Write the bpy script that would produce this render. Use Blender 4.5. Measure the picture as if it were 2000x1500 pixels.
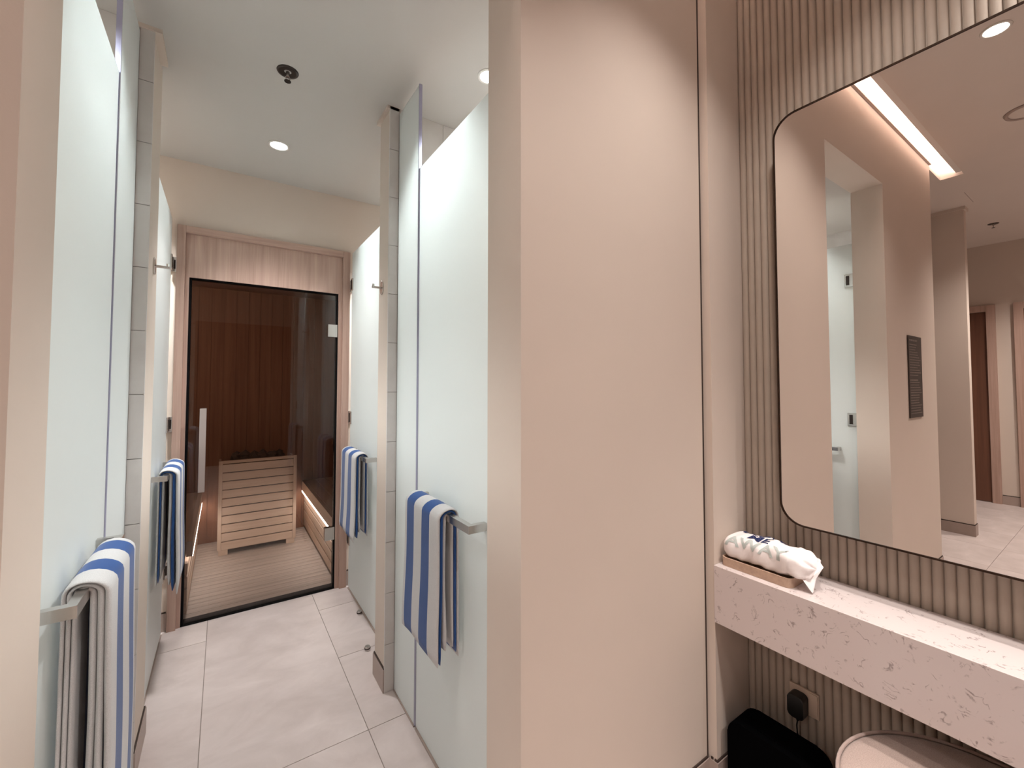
import bpy, bmesh, math, random
from mathutils import Vector, Matrix

for o in list(bpy.data.objects):
    bpy.data.objects.remove(o, do_unlink=True)
scene = bpy.context.scene
C = scene.collection
random.seed(7)
PI = math.pi

# ------------------------------------------------------------------ camera
H = 1.4
cam_data = bpy.data.cameras.new('camera')
cam = bpy.data.objects.new('camera', cam_data)
C.objects.link(cam)
scene.camera = cam
R_ = Vector((0.829423, -0.558620, 0.000781))
U_ = Vector((-0.019803, -0.028007, 0.999412))
F_ = Vector((0.558270, 0.828951, 0.034292))
M = Matrix((R_, U_, -F_)).transposed().to_4x4()
M.translation = Vector((0, 0, H))
cam.matrix_world = M
cam_data.sensor_width = 36.0
cam_data.lens = 831.77 / 2000 * 36.0
cam_data.shift_x = 0.00142
cam_data.shift_y = -0.01462
cam_data.clip_start = 0.02

# ------------------------------------------------------------------ world, exposure
w = bpy.data.worlds.new('world')
scene.world = w
w.use_nodes = True
w.node_tree.nodes['Background'].inputs[0].default_value = (0.8, 0.72, 0.66, 1)
w.node_tree.nodes['Background'].inputs[1].default_value = 0.05
vs = scene.view_settings
vs.view_transform = 'Standard'
vs.look = 'None'
vs.exposure = 0.19
vs.gamma = 1.0
vs.use_curve_mapping = False
scene.cycles.max_bounces = 8
scene.cycles.diffuse_bounces = 4
scene.cycles.transmission_bounces = 4

WARM = (1.0, 0.935, 0.89)
NEUTRAL = (1.0, 0.965, 0.955)
COOL = (0.93, 0.99, 1.0)


# ------------------------------------------------------------------ helpers
def lin(c):
    c /= 255.0
    return c / 12.92 if c <= 0.04045 else ((c + 0.055) / 1.055) ** 2.4


def rgb(r, g, b):
    return (lin(r), lin(g), lin(b), 1.0)


def new_mat(name):
    m = bpy.data.materials.new(name)
    m.use_nodes = True
    nt = m.node_tree
    return m, nt, nt.nodes['Principled BSDF']


def node(nt, t, **kw):
    n = nt.nodes.new(t)
    for k, v in kw.items():
        setattr(n, k, v)
    return n


def coords(nt, scale=(1, 1, 1), kind='Object'):
    tc = node(nt, 'ShaderNodeTexCoord')
    mp = node(nt, 'ShaderNodeMapping')
    mp.inputs['Scale'].default_value = scale
    nt.links.new(tc.outputs[kind], mp.inputs['Vector'])
    return mp.outputs['Vector']


def ramp(nt, src, stops):
    r = node(nt, 'ShaderNodeValToRGB')
    els = r.color_ramp.elements
    while len(els) < len(stops):
        els.new(0.5)
    for e, (p, c) in zip(els, stops):
        e.position = p
        e.color = c
    nt.links.new(src, r.inputs['Fac'])
    return r.outputs['Color']


def noise(nt, vec, scale, detail=3.0, rough=0.55, dist=0.0):
    n = node(nt, 'ShaderNodeTexNoise')
    n.inputs['Scale'].default_value = scale
    n.inputs['Detail'].default_value = detail
    n.inputs['Roughness'].default_value = rough
    n.inputs['Distortion'].default_value = dist
    nt.links.new(vec, n.inputs['Vector'])
    return n.outputs['Fac']


def bump(nt, src, bsdf, strength=0.2, dist=0.001):
    b = node(nt, 'ShaderNodeBump')
    b.inputs['Strength'].default_value = strength
    b.inputs['Distance'].default_value = dist
    nt.links.new(src, b.inputs['Height'])
    nt.links.new(b.outputs['Normal'], bsdf.inputs['Normal'])


def mat_plain(name, col, rough=0.5, metal=0.0, grain=0.0, gscale=400, var=0.0, vscale=3.0, spec=0.5):
    m, nt, b = new_mat(name)
    b.inputs['Base Color'].default_value = col
    b.inputs['Roughness'].default_value = rough
    b.inputs['Metallic'].default_value = metal
    b.inputs['Specular IOR Level'].default_value = spec
    v = coords(nt)
    if var > 0:
        f = noise(nt, v, vscale, 4)
        a = tuple(c * (1 - var) for c in col[:3]) + (1,)
        d = tuple(min(1, c * (1 + var)) for c in col[:3]) + (1,)
        nt.links.new(ramp(nt, f, [(0.3, a), (0.7, d)]), b.inputs['Base Color'])
    if grain > 0:
        bump(nt, noise(nt, v, gscale, 2), b, grain)
    return m


def mat_wood(name, dark, light, axis='z', scale=1.0, rough=0.5):
    m, nt, b = new_mat(name)
    s = {'x': (1.5, 45, 45), 'y': (45, 1.5, 45), 'z': (45, 45, 1.5)}[axis]
    v = coords(nt, tuple(q * scale for q in s))
    f = noise(nt, v, 1.0, 5, 0.65, 0.4)
    nt.links.new(ramp(nt, f, [(0.28, dark), (0.72, light)]), b.inputs['Base Color'])
    b.inputs['Roughness'].default_value = rough
    bump(nt, f, b, 0.15, 0.0006)
    return m


def mat_emit(name, col, strength):
    m, nt, b = new_mat(name)
    b.inputs['Base Color'].default_value = col + (1,) if len(col) == 3 else col
    b.inputs['Emission Color'].default_value = tuple(col[:3]) + (1,)
    b.inputs['Emission Strength'].default_value = strength
    return m


def mat_tile(name, a, b_, scale=3.0, rough=0.45):
    m, nt, b = new_mat(name)
    v = coords(nt, (1, 1.6, 1))
    f1 = noise(nt, v, scale, 6, 0.62, 0.5)
    c = ramp(nt, f1, [(0.3, a), (0.68, b_)])
    nt.links.new(c, b.inputs['Base Color'])
    b.inputs['Roughness'].default_value = rough
    bump(nt, noise(nt, v, 90, 3), b, 0.06, 0.0006)
    return m


def mat_quartz():
    m, nt, b = new_mat('quartz')
    v = coords(nt)
    n1 = noise(nt, v, 20, 2, 0.5, 2.0)
    sub = node(nt, 'ShaderNodeMath', operation='SUBTRACT')
    nt.links.new(n1, sub.inputs[0])
    sub.inputs[1].default_value = 0.5
    ab = node(nt, 'ShaderNodeMath', operation='ABSOLUTE')
    nt.links.new(sub.outputs[0], ab.inputs[0])
    line = ramp(nt, ab.outputs[0], [(0.0, (1, 1, 1, 1)), (0.04, (0, 0, 0, 1))])
    mask = ramp(nt, noise(nt, v, 30, 3, 0.6), [(0.53, (0, 0, 0, 1)), (0.62, (1, 1, 1, 1))])
    mul = node(nt, 'ShaderNodeMath', operation='MULTIPLY')
    nt.links.new(line, mul.inputs[0])
    nt.links.new(mask, mul.inputs[1])
    mul2 = node(nt, 'ShaderNodeMath', operation='MULTIPLY')
    nt.links.new(mul.outputs[0], mul2.inputs[0])
    mul2.inputs[1].default_value = 0.8
    mix = node(nt, 'ShaderNodeMix', data_type='RGBA')
    nt.links.new(mul2.outputs[0], mix.inputs['Factor'])
    mix.inputs['A'].default_value = rgb(212, 200, 197)
    mix.inputs['B'].default_value = rgb(128, 112, 108)
    nt.links.new(mix.outputs['Result'], b.inputs['Base Color'])
    b.inputs['Roughness'].default_value = 0.22
    return m


def mat_frost():
    m = bpy.data.materials.new('frosted_glass')
    m.use_nodes = True
    nt = m.node_tree
    nt.nodes.clear()
    out = node(nt, 'ShaderNodeOutputMaterial')
    df = node(nt, 'ShaderNodeBsdfDiffuse')
    df.inputs['Color'].default_value = (0.85, 0.875, 0.868, 1)
    tr = node(nt, 'ShaderNodeBsdfTranslucent')
    tr.inputs['Color'].default_value = (0.93, 0.965, 0.955, 1)
    mx = node(nt, 'ShaderNodeMixShader')
    mx.inputs[0].default_value = 0.5
    gl = node(nt, 'ShaderNodeBsdfGlossy')
    gl.inputs['Roughness'].default_value = 0.5
    fr = node(nt, 'ShaderNodeFresnel')
    fr.inputs['IOR'].default_value = 1.2
    mx2 = node(nt, 'ShaderNodeMixShader')
    nt.links.new(df.outputs[0], mx.inputs[1])
    nt.links.new(tr.outputs[0], mx.inputs[2])
    nt.links.new(fr.outputs[0], mx2.inputs[0])
    nt.links.new(mx.outputs[0], mx2.inputs[1])
    nt.links.new(gl.outputs[0], mx2.inputs[2])
    nt.links.new(mx2.outputs[0], out.inputs['Surface'])
    return m


def mat_tint(name, tint, ior=1.5):
    m = bpy.data.materials.new(name)
    m.use_nodes = True
    nt = m.node_tree
    nt.nodes.clear()
    out = node(nt, 'ShaderNodeOutputMaterial')
    tp = node(nt, 'ShaderNodeBsdfTransparent')
    tp.inputs['Color'].default_value = tint
    gl = node(nt, 'ShaderNodeBsdfGlossy')
    gl.inputs['Roughness'].default_value = 0.0
    fr = node(nt, 'ShaderNodeFresnel')
    fr.inputs['IOR'].default_value = ior
    mx = node(nt, 'ShaderNodeMixShader')
    nt.links.new(fr.outputs[0], mx.inputs[0])
    nt.links.new(tp.outputs[0], mx.inputs[1])
    nt.links.new(gl.outputs[0], mx.inputs[2])
    nt.links.new(mx.outputs[0], out.inputs['Surface'])
    return m


def mat_fabric(name, col, scale=900, var=0.12, strength=0.5):
    m, nt, b = new_mat(name)
    v = coords(nt)
    f = noise(nt, v, scale, 2, 0.6)
    a = tuple(c * (1 - var) for c in col[:3]) + (1,)
    d = tuple(min(1, c * (1 + var)) for c in col[:3]) + (1,)
    nt.links.new(ramp(nt, f, [(0.35, a), (0.65, d)]), b.inputs['Base Color'])
    b.inputs['Roughness'].default_value = 0.95
    b.inputs['Specular IOR Level'].default_value = 0.1
    b.inputs['Sheen Weight'].default_value = 0.25
    bump(nt, f, b, strength, 0.0012)
    return m


MT = {
    'wall': mat_plain('wall_paint', rgb(213, 199, 187), 0.75, grain=0.08, gscale=260, var=0.015, vscale=2.5, spec=0.25),
    'ceil': mat_plain('ceiling_paint', rgb(196, 191, 186), 0.9, grain=0.04, gscale=200, var=0.01, spec=0.1),
    'ceil_lifted': mat_plain('lifted_ceiling_paint', rgb(222, 212, 203), 0.9, grain=0.06, gscale=160, var=0.01, spec=0.1),  # ceiling paint copy lightened because only bounce light reaches the lounge ceiling
    'flute': mat_plain('flute_paint', rgb(170, 156, 143), 0.6, grain=0.12, gscale=500, var=0.04, vscale=12, spec=0.3),
    'base': mat_plain('skirting_stone', rgb(168, 151, 142), 0.45, var=0.05, vscale=9),
    'gap': mat_plain('dark_gap_shade', rgb(60, 45, 38), 0.8),  # dark colour standing for the shade inside narrow gaps
    'tile': mat_tile('floor_porcelain', rgb(196, 183, 178), rgb(220, 208, 204)),
    'grout': mat_plain('grout', rgb(150, 138, 131), 0.9),
    'wtile': mat_tile('wall_porcelain', rgb(204, 198, 194), rgb(216, 211, 207), 5.0),
    'wgrout': mat_plain('wall_grout', rgb(140, 132, 126), 0.9),
    'frost': mat_frost(),
    'seal': mat_plain('seal_plastic', rgb(150, 149, 172), 0.35),
    'chrome': mat_plain('brushed_nickel', rgb(206, 202, 198), 0.25, metal=1.0, grain=0.02, gscale=900),
    'darkmetal': mat_plain('dark_metal', rgb(62, 54, 50), 0.4, metal=0.6),
    'oak': mat_wood('oak_vertical', rgb(168, 138, 124), rgb(196, 166, 152), 'z', 1.0, 0.55),
    'oakx': mat_wood('oak_horizontal', rgb(168, 138, 124), rgb(196, 166, 152), 'x', 1.0, 0.55),
    'pine': mat_wood('pine_horizontal', rgb(196, 172, 154), rgb(216, 194, 176), 'x', 0.7, 0.6),
    'piney': mat_wood('pine_along', rgb(182, 158, 140), rgb(204, 180, 162), 'y', 0.7, 0.6),
    'pinez': mat_wood('pine_upright', rgb(196, 172, 154), rgb(216, 194, 176), 'z', 0.7, 0.6),
    'swall': mat_wood('sauna_wall_wood', rgb(114, 74, 52), rgb(142, 98, 72), 'z', 0.6, 0.6),
    'deck': mat_wood('deck_wood', rgb(146, 132, 122), rgb(178, 164, 154), 'x', 0.7, 0.6),
    'doorwood': mat_wood('door_wood', rgb(92, 58, 42), rgb(116, 76, 56), 'z', 0.5, 0.5),
    'sglass': mat_tint('bronze_glass', (0.84, 0.80, 0.77, 1), 1.5),
    'black': mat_plain('black_plastic', rgb(12, 12, 13), 0.35),
    'blackmatte': mat_plain('black_matte', rgb(3, 3, 4), 0.95, spec=0.03),
    'seal_black': mat_plain('rubber_seal', rgb(22, 21, 22), 0.9, spec=0.05),
    'grip': mat_plain('handle_satin', rgb(196, 184, 178), 0.35, metal=0.5),
    'white_pl': mat_plain('beige_plastic', rgb(196, 176, 158), 0.4),
    'quartz': mat_quartz(),
    'tray': mat_plain('tray_composite', rgb(186, 158, 138), 0.6, grain=0.3, gscale=300, var=0.10, vscale=80),
    'bag': mat_plain('bag_cloth', rgb(240, 232, 230), 0.7, grain=0.25, gscale=120, var=0.03, vscale=40),
    'navy': mat_plain('navy_print', rgb(28, 40, 84), 0.8),
    'grey_print': mat_plain('grey_print', rgb(182, 188, 184), 0.8),
    'terry': mat_fabric('white_terry', rgb(206, 205, 205)),
    'terry_blue': mat_fabric('blue_terry', rgb(44, 82, 142)),
    'stool': mat_fabric('stool_fabric', rgb(172, 152, 143), 600, 0.18),
    'piping': mat_fabric('stool_piping', rgb(168, 148, 140), 700, 0.1),
    'sign': mat_plain('sign_board', rgb(52, 42, 38), 0.5),
    'signink': mat_plain('sign_print', rgb(120, 108, 102), 0.6),
    'stone': mat_plain('sauna_stone', rgb(58, 52, 48), 0.9, grain=0.6, gscale=60, var=0.2, vscale=20),
    'mirror': mat_plain('mirror_silver', (0.84, 0.80, 0.77, 1), 0.0, metal=1.0),
    'bronze': mat_plain('bronze_frame', rgb(60, 46, 38), 0.25, metal=0.9),
    'lamp_w': mat_emit('lamp_lens', (1.0, 0.97, 0.93), 14.0),
    'led': mat_emit('led_strip', (1.0, 0.96, 0.92), 9.0),
    'cove': mat_emit('cove_strip', (1.0, 0.92, 0.91), 1.3),
    'white': mat_plain('white_enamel', rgb(226, 222, 216), 0.5),
}


def box(bm, x0, x1, y0, y1, z0, z1, mi=0):
    vs_ = [bm.verts.new((x, y, z)) for x in (x0, x1) for y in (y0, y1) for z in (z0, z1)]
    for q in ((0, 1, 3, 2), (4, 6, 7, 5), (0, 4, 5, 1), (2, 3, 7, 6), (0, 2, 6, 4), (1, 5, 7, 3)):
        f = bm.faces.new([vs_[i] for i in q])
        f.material_index = mi
    return vs_


def cyl(bm, p0, p1, r, seg=20, r1=None, cap=True):
    p0, p1 = Vector(p0), Vector(p1)
    r1 = r if r1 is None else r1
    d = (p1 - p0).normalized()
    a = d.orthogonal().normalized()
    b = d.cross(a)
    r0v, r1v = [], []
    for i in range(seg):
        t = 2 * PI * i / seg
        o = a * math.cos(t) + b * math.sin(t)
        r0v.append(bm.verts.new(p0 + o * r))
        r1v.append(bm.verts.new(p1 + o * r1))
    for i in range(seg):
        j = (i + 1) % seg
        bm.faces.new((r0v[i], r0v[j], r1v[j], r1v[i]))
    if cap:
        bm.faces.new(r0v[::-1])
        bm.faces.new(r1v)


def lathe(bm, prof, cx, cy, seg=40):
    rings = []
    for (r, z) in prof:
        if r < 1e-5:
            rings.append([bm.verts.new((cx, cy, z))])
        else:
            rings.append([bm.verts.new((cx + r * math.cos(2 * PI * i / seg), cy + r * math.sin(2 * PI * i / seg), z)) for i in range(seg)])
    for a, b in zip(rings[:-1], rings[1:]):
        for i in range(seg):
            j = (i + 1) % seg
            if len(a) == 1 and len(b) > 1:
                bm.faces.new((a[0], b[i], b[j]))
            elif len(b) == 1 and len(a) > 1:
                bm.faces.new((a[i], a[j], b[0]))
            elif len(a) > 1:
                bm.faces.new((a[i], a[j], b[j], b[i]))


def tube(bm, pts, r, seg=8):
    pts = [Vector(p) for p in pts]
    rings = []
    for k, p in enumerate(pts):
        d = (pts[min(k + 1, len(pts) - 1)] - pts[max(k - 1, 0)]).normalized()
        a = d.cross(Vector((0.31, 0.2, 0.93))).normalized()
        b = d.cross(a)
        rings.append([bm.verts.new(p + (a * math.cos(2 * PI * i / seg) + b * math.sin(2 * PI * i / seg)) * r) for i in range(seg)])
    for a, b in zip(rings[:-1], rings[1:]):
        for i in range(seg):
            j = (i + 1) % seg
            bm.faces.new((a[i], a[j], b[j], b[i]))
    bm.faces.new(rings[0][::-1])
    bm.faces.new(rings[-1])


def prism(bm, poly, axis, c0, c1):
    def P(a, b, c):
        return {'x': (c, a, b), 'y': (a, c, b), 'z': (a, b, c)}[axis]
    A = [bm.verts.new(P(a, b, c0)) for a, b in poly]
    B = [bm.verts.new(P(a, b, c1)) for a, b in poly]
    n = len(poly)
    for i in range(n):
        j = (i + 1) % n
        bm.faces.new((A[i], A[j], B[j], B[i]))
    bm.faces.new(A[::-1])
    bm.faces.new(B)


def rounded(a0, a1, b0, b1, r, seg=8):
    out = []
    for cx_, cy_, s in ((a1 - r, b1 - r, 0), (a0 + r, b1 - r, 1), (a0 + r, b0 + r, 2), (a1 - r, b0 + r, 3)):
        for i in range(seg + 1):
            t = (s + i / seg) * PI / 2
            out.append((cx_ + r * math.cos(t), cy_ + r * math.sin(t)))
    return out


def root_loc(p):
    while p.parent:
        p = p.parent
    return p.location.copy()


def obj(name, bm, mats, parent=None, smooth=False, bevel=0.0, bseg=2, origin=None):
    """links ONE mesh object; the bmesh is in world coordinates"""
    if bevel > 0:
        bmesh.ops.bevel(bm, geom=list(bm.edges), offset=bevel, segments=bseg, affect='EDGES', profile=0.7)
    bmesh.ops.recalc_face_normals(bm, faces=list(bm.faces))
    if parent is not None:
        off = root_loc(parent)
    elif origin is not None:
        off = Vector(origin)
    else:
        xs = [v.co for v in bm.verts]
        off = Vector(((min(v.x for v in xs) + max(v.x for v in xs)) / 2, (min(v.y for v in xs) + max(v.y for v in xs)) / 2, min(v.z for v in xs)))
    bmesh.ops.translate(bm, verts=list(bm.verts), vec=-off)
    me = bpy.data.meshes.new(name)
    bm.to_mesh(me)
    bm.free()
    for m in (mats if isinstance(mats, (list, tuple)) else [mats]):
        me.materials.append(MT[m])
    if smooth:
        for p in me.polygons:
            p.use_smooth = True
    o = bpy.data.objects.new(name, me)
    C.objects.link(o)
    if parent is not None:
        o.parent = parent
    else:
        o.location = off
    return o


def bx(name, d, m, parent=None, bevel=0.0, **kw):
    bm = bmesh.new()
    box(bm, *d)
    return obj(name, bm, m, parent, bevel=bevel, **kw)


def thing(name, label, cat, loc, group=None):
    o = bpy.data.objects.new(name, None)
    o.empty_display_size = 0.05
    C.objects.link(o)
    o.location = loc
    return tag(o, label, cat, group)


def tag(o, label, cat, group=None):
    o['label'] = label
    o['category'] = cat
    if group:
        o['group'] = group
    return o


def struct(o):
    o['kind'] = 'structure'
    return o


def sempty(name, loc):
    o = bpy.data.objects.new(name, None)
    o.empty_display_size = 0.05
    C.objects.link(o)
    o.location = loc
    o['kind'] = 'structure'
    return o


def swall(name, *boxes, mat='wall'):
    bm = bmesh.new()
    for b in boxes:
        box(bm, *b)
    return struct(obj(name, bm, mat, origin=(0, 0, 0)))


def lamp(name, kind, loc, power, col, parent=None, size=0.04, angle=100, blend=0.6, target=None, sx=None, sy=None):
    d = bpy.data.lights.new(name, kind)
    d.energy = power
    d.color = col
    if kind == 'SPOT':
        d.spot_size = math.radians(angle)
        d.spot_blend = blend
        d.shadow_soft_size = size
    elif kind == 'POINT':
        d.shadow_soft_size = size
    else:
        d.shape = 'RECTANGLE'
        d.size = sx
        d.size_y = sy
    o = bpy.data.objects.new(name, d)
    C.objects.link(o)
    L = Vector(loc)
    if parent is not None:
        o.parent = parent
        L = L - root_loc(parent)
    o.location = L
    if target is not None:
        o.rotation_euler = (Vector(target) - Vector(loc)).to_track_quat('-Z', 'Y').to_euler()
    return o


# ------------------------------------------------------------------ dimensions
YW0, YW1 = 0.885, 1.05          # entry wall
XJL, XJR = -0.249, 0.628        # opening jambs
ZC, ZK = 3.07, 2.716            # lounge ceiling, shower corridor ceiling
XG1, XG2 = 0.673, 0.735         # right glass planes
XL1, XL2 = -0.278, -0.262       # left glass planes
YS = 3.13                       # sauna front
XF = 1.655                      # back of the fluted wall
XM = 1.588                      # mirror plane

# ------------------------------------------------------------------ walls
swall('wall_entry_right', (XJR, 1.4225, YW0, YW1, 0, 3.27))
swall('wall_entry_left', (-1.35, XJL, YW0, YW1, 0, 3.27))
swall('wall_entry_header', (XJL, XJR, YW0, YW1, 2.665, 3.27))
swall('wall_niche', (1.434, 1.75, 0.855, YW1, 0, 3.27))
swall('trim_shade_1', (1.4225, 1.434, 0.8865, YW1, 0, 3.27), mat='gap')  # dark strip painted to read as the shaded reveal beside the niche
wr = swall('wall_right', (XF, 1.75, -2.6, 0.855, 0, 3.27), mat='flute')
swall('wall_back', (-4.5, 1.75, -2.7, -2.6, 0, 3.27))
swall('wall_left', (-4.5, -4.4, -2.6, 4.0, 0, 3.27))
swall('wall_pier', (-2.66, -2.565, 0.9, 4.0, 0, ZC))
swall('wall_passage_end', (-4.4, -1.35, 4.0, 4.1, 0, ZC))
swall('wall_shower_left', (-1.35, -1.25, YW1, 4.8, 0, ZC), mat='wtile')
swall('wall_shower_right', (1.70, 1.80, YW1, 4.8, 0, ZC), mat='wtile')
pr = swall('wall_partition_right', (XJR + 0.004, 1.70, 1.965, 2.11, 0, ZK))
pl = swall('wall_partition_left', (-1.25, -0.239, 2.02, 2.27, 0, ZK))
swall('wall_sauna_front', (-1.25, -0.24, YS, 3.2, 0, ZK), (0.728, 1.70, YS, 3.2, 0, ZK), (-0.24, 0.728, YS, 3.2, 2.32, ZK))
swall('wall_panelling', (-1.6, 1.4, -2.6, -2.56, 0, 2.45), mat='swall')

# fluted ribs, one by one
bm = bmesh.new()
PITCH = 0.0243
n = 8
prof = []
for i in range(n + 1):
    t = PI * i / n
    prof.append((-0.0115 * math.cos(t), 0.010 * math.sin(t) ** 0.8))
rib = None
A = [bm.verts.new((-d, y, 0)) for y, d in prof]
B = [bm.verts.new((-d, y, ZC)) for y, d in prof]
for i in range(n):
    f = bm.faces.new((A[i], A[i + 1], B[i + 1], B[i]))
    f.smooth = True
me_rib = bpy.data.meshes.new('flute')
bmesh.ops.recalc_face_normals(bm, faces=list(bm.faces))
bm.to_mesh(me_rib)
bm.free()
me_rib.materials.append(MT['flute'])
y = 0.855 - PITCH / 2
while y > -2.55:
    o = bpy.data.objects.new('flute', me_rib)
    C.objects.link(o)
    o.parent = wr
    o.location = (XF + 0.0005, y, 0)
    y -= PITCH

# ceilings
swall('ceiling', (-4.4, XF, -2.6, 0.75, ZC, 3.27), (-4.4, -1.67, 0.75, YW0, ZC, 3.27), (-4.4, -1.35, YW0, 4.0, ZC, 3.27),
      (-1.67, XF, 0.70, 0.90, 3.27, 3.32), mat='ceil_lifted')
swall('ceiling_corridor', (-1.25, 1.70, YW1, 3.2, ZK, 2.80), mat='ceil')

# ------------------------------------------------------------------ floor with real tiles
fl = swall('floor', (-4.4, 1.75, -2.6, 4.0, -0.06, -0.0025), mat='grout')
xe = [-0.05 + 0.564 * k for k in range(-8, 5)]
tiles = []
for k in range(len(xe) - 1):
    x0, x1 = max(xe[k], -4.4), min(xe[k + 1], 1.75)
    if x1 - x0 < 0.02:
        continue
    ymax = 4.0 if x1 < -1.3 else 3.155
    ys = [-2.6, -2.57 + 1.09, -0.39, 0.70, 1.79, 2.885, 3.97, 5]
    if abs(xe[k] - 0.514) < 0.01:
        ys = [-2.6, -1.48, -0.39, 0.70, 1.79, 2.335, 2.88, 5]
    if abs(xe[k] + 0.05) < 0.01:
        ys = [-2.6, -1.48, -0.39, 0.70, 1.79, 5]
    for a, b in zip(ys[:-1], ys[1:]):
        b = min(b, ymax)
        if b - a > 0.02:
            tiles.append((x0, x1, a, b))
mesh_cache = {}
for (x0, x1, a, b) in tiles:
    key = (round(x1 - x0, 3), round(b - a, 3))
    if key not in mesh_cache:
        bm = bmesh.new()
        g = 0.0016
        box(bm, g, key[0] - g, g, key[1] - g, -0.012, 0.0)
        bmesh.ops.recalc_face_normals(bm, faces=list(bm.faces))
        me = bpy.data.meshes.new('floor_tile')
        bm.to_mesh(me)
        bm.free()
        me.materials.append(MT['tile'])
        mesh_cache[key] = me
    o = bpy.data.objects.new('floor_tile', mesh_cache[key])
    C.objects.link(o)
    o.parent = fl
    o.location = (x0, a, 0)

# ------------------------------------------------------------------ skirtings, each with a dark strip above painted as gap shade
HB = 0.10


def skirting(side, *segs):
    """segs: (x0,x1,y0,y1) footprints, standing a little proud of the wall"""
    bm = bmesh.new()
    for s in segs:
        box(bm, s[0], s[1], s[2], s[3], 0, HB)
    b = struct(obj('baseboard_' + side, bm, 'base', origin=(0, 0, 0)))
    bm = bmesh.new()
    e = 0.003
    for s in segs:
        dx, dy = s[1] - s[0], s[3] - s[2]
        box(bm, s[0] + e, s[1] - e, s[2] + e, s[3] - e, HB, HB + 0.007)
    obj('gap_shade_strip', bm, 'gap', b)
    return b


P = 0.007
skirting('entry_right', (XJR - P, 1.428, YW0 - P, YW0 + 0.01), (XJR - P, XJR + 0.01, YW0 + 0.01, YW1))
skirting('entry_left', (-1.35 - P, XJL + P, YW0 - P, YW0 + 0.01), (XJL - 0.01, XJL + P, YW0 + 0.01, YW1), (-1.35 - P, -1.34, YW0, 4.0))
skirting('niche', (1.434 - P, XF, 0.855 - P, 0.865), (1.434 - P, 1.444, 0.865, YW0 - P))
skirting('partition_right', (XJR - 0.004, XJR + 0.014, 1.958, 2.117))
skirting('partition_left', (-0.249, -0.231, 2.012, 2.277))
skirting('sauna_left', (-0.30, -0.243, YS - 0.008, YS + 0.01))
skirting('sauna_right', (0.731, 0.80, YS - 0.008, YS + 0.01))
skirting('pier', (-2.668, -2.557, 0.893, 4.0))
skirting('left', (-4.41, -4.39, -2.6, 0.52), (-4.41, -4.39, 0.815, 0.955), (-4.41, -4.39, 2.0, 4.0))
skirting('back', (-4.4, -1.6, -2.61, -2.593), (1.4, XF, -2.61, -2.593))

# slim cornice where the partition ends meet the ceiling
swall('trim_2', (XJR - 0.012, XG1 + 0.005, 1.955, 2.125, ZK - 0.015, ZK), mat='wall')
swall('trim_3', (-0.285, -0.215, 2.005, 2.21, ZK - 0.015, ZK), mat='wall')
swall('trim_4', (-2.675, -2.55, 0.885, 4.0, ZC - 0.03, ZC), mat='wall')

# ------------------------------------------------------------------ tiles on partition ends and inside showers
def tiled_face(parent, x0, x1, y0, y1, zs, vs_cuts):
    """a column of tiles in front of a partition face; vs_cuts are x cuts"""
    g = 0.0012
    for a, b in zip(vs_cuts[:-1], vs_cuts[1:]):
        for z0, z1 in zip(zs[:-1], zs[1:]):
            bm = bmesh.new()
            box(bm, a + g, b - g, y0, y1, z0 + g, z1 - g)
            obj('wall_tile', bm, 'wtile', parent)


zs = [0.0] + [0.213 + 0.2295 * k for k in range(11)] + [ZK]
zs = [0.0] + [z for z in zs[1:-1] if z < ZK - 0.05] + [ZK]
swall('trim_5', (XJR + 0.005, 1.70, 1.9585, 1.966, 0, ZK), mat='wgrout')
tiled_face(pr, 0, 0, 1.955, 1.965, zs, [XJR, XG1 + 0.001])
tiled_face(pr, 0, 0, 1.955, 1.965, [0.0, 1.357, ZK], [XG1 + 0.001 + 0.114 * k for k in range(10)])
swall('trim_6', (-1.25, -0.24, 2.0135, 2.021, 0, ZK), mat='wgrout')
tiled_face(pl, 0, 0, 2.010, 2.020, zs, [-0.279, -0.235])
tiled_face(pl, 0, 0, 2.010, 2.020, [0.0, 1.357, ZK], [-0.279 - 0.114 * k for k in range(9)][::-1])

# ------------------------------------------------------------------ frosted shower doors
def hinge_plate(parent, gx, s, y, z, dy=0.05, dz=0.085):
    """a nickel plate hinge clamped on the glass edge; s=+1 right side of corridor"""
    bm = bmesh.new()
    xa, xb = sorted((gx - s * 0.008, gx + s * 0.018))
    box(bm, xa, xb, y - dy / 2, y + dy / 2, z - dz / 2, z + dz / 2)
    h = obj('hinge', bm, 'chrome', parent, bevel=0.002)
    xa, xb = sorted((gx - s * 0.0105, gx - s * 0.006))
    bm = bmesh.new()
    box(bm, xa, xb, y - 0.004, y + 0.014, z - dz * 0.36, z + dz * 0.36)
    obj('hinge_knuckle', bm, 'darkmetal', h)


def towel_bar(parent, gx, s, yn, yf, z, ex):
    """square-section bar with two posts back to the glass"""
    r = 0.0085
    bm = bmesh.new()
    xg = gx - s * 0.0005
    poly = []
    xe0, xe1 = ex - r, ex + r
    if s > 0:
        pts = [(xg, yn - r), (xe0, yn - r), (xe0, yf + r), (xg, yf + r), (xg, yf - r), (xe1, yf - r), (xe1, yn + r), (xg, yn + r)]
    else:
        pts = [(xg, yn - r), (xe1, yn - r), (xe1, yf + r), (xg, yf + r), (xg, yf - r), (xe0, yf - r), (xe0, yn + r), (xg, yn + r)]
    prism(bm, pts, 'z', z - 0.012, z + 0.012)
    t = obj('towel_bar', bm, 'chrome', parent, bevel=0.0012)
    for yy in (yn, yf):
        bm = bmesh.new()
        cyl(bm, (gx + s * 0.012, yy, z), (gx + s * 0.022, yy, z), 0.012, 18)
        obj('fixing', bm, 'chrome', t)
    return t


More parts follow.
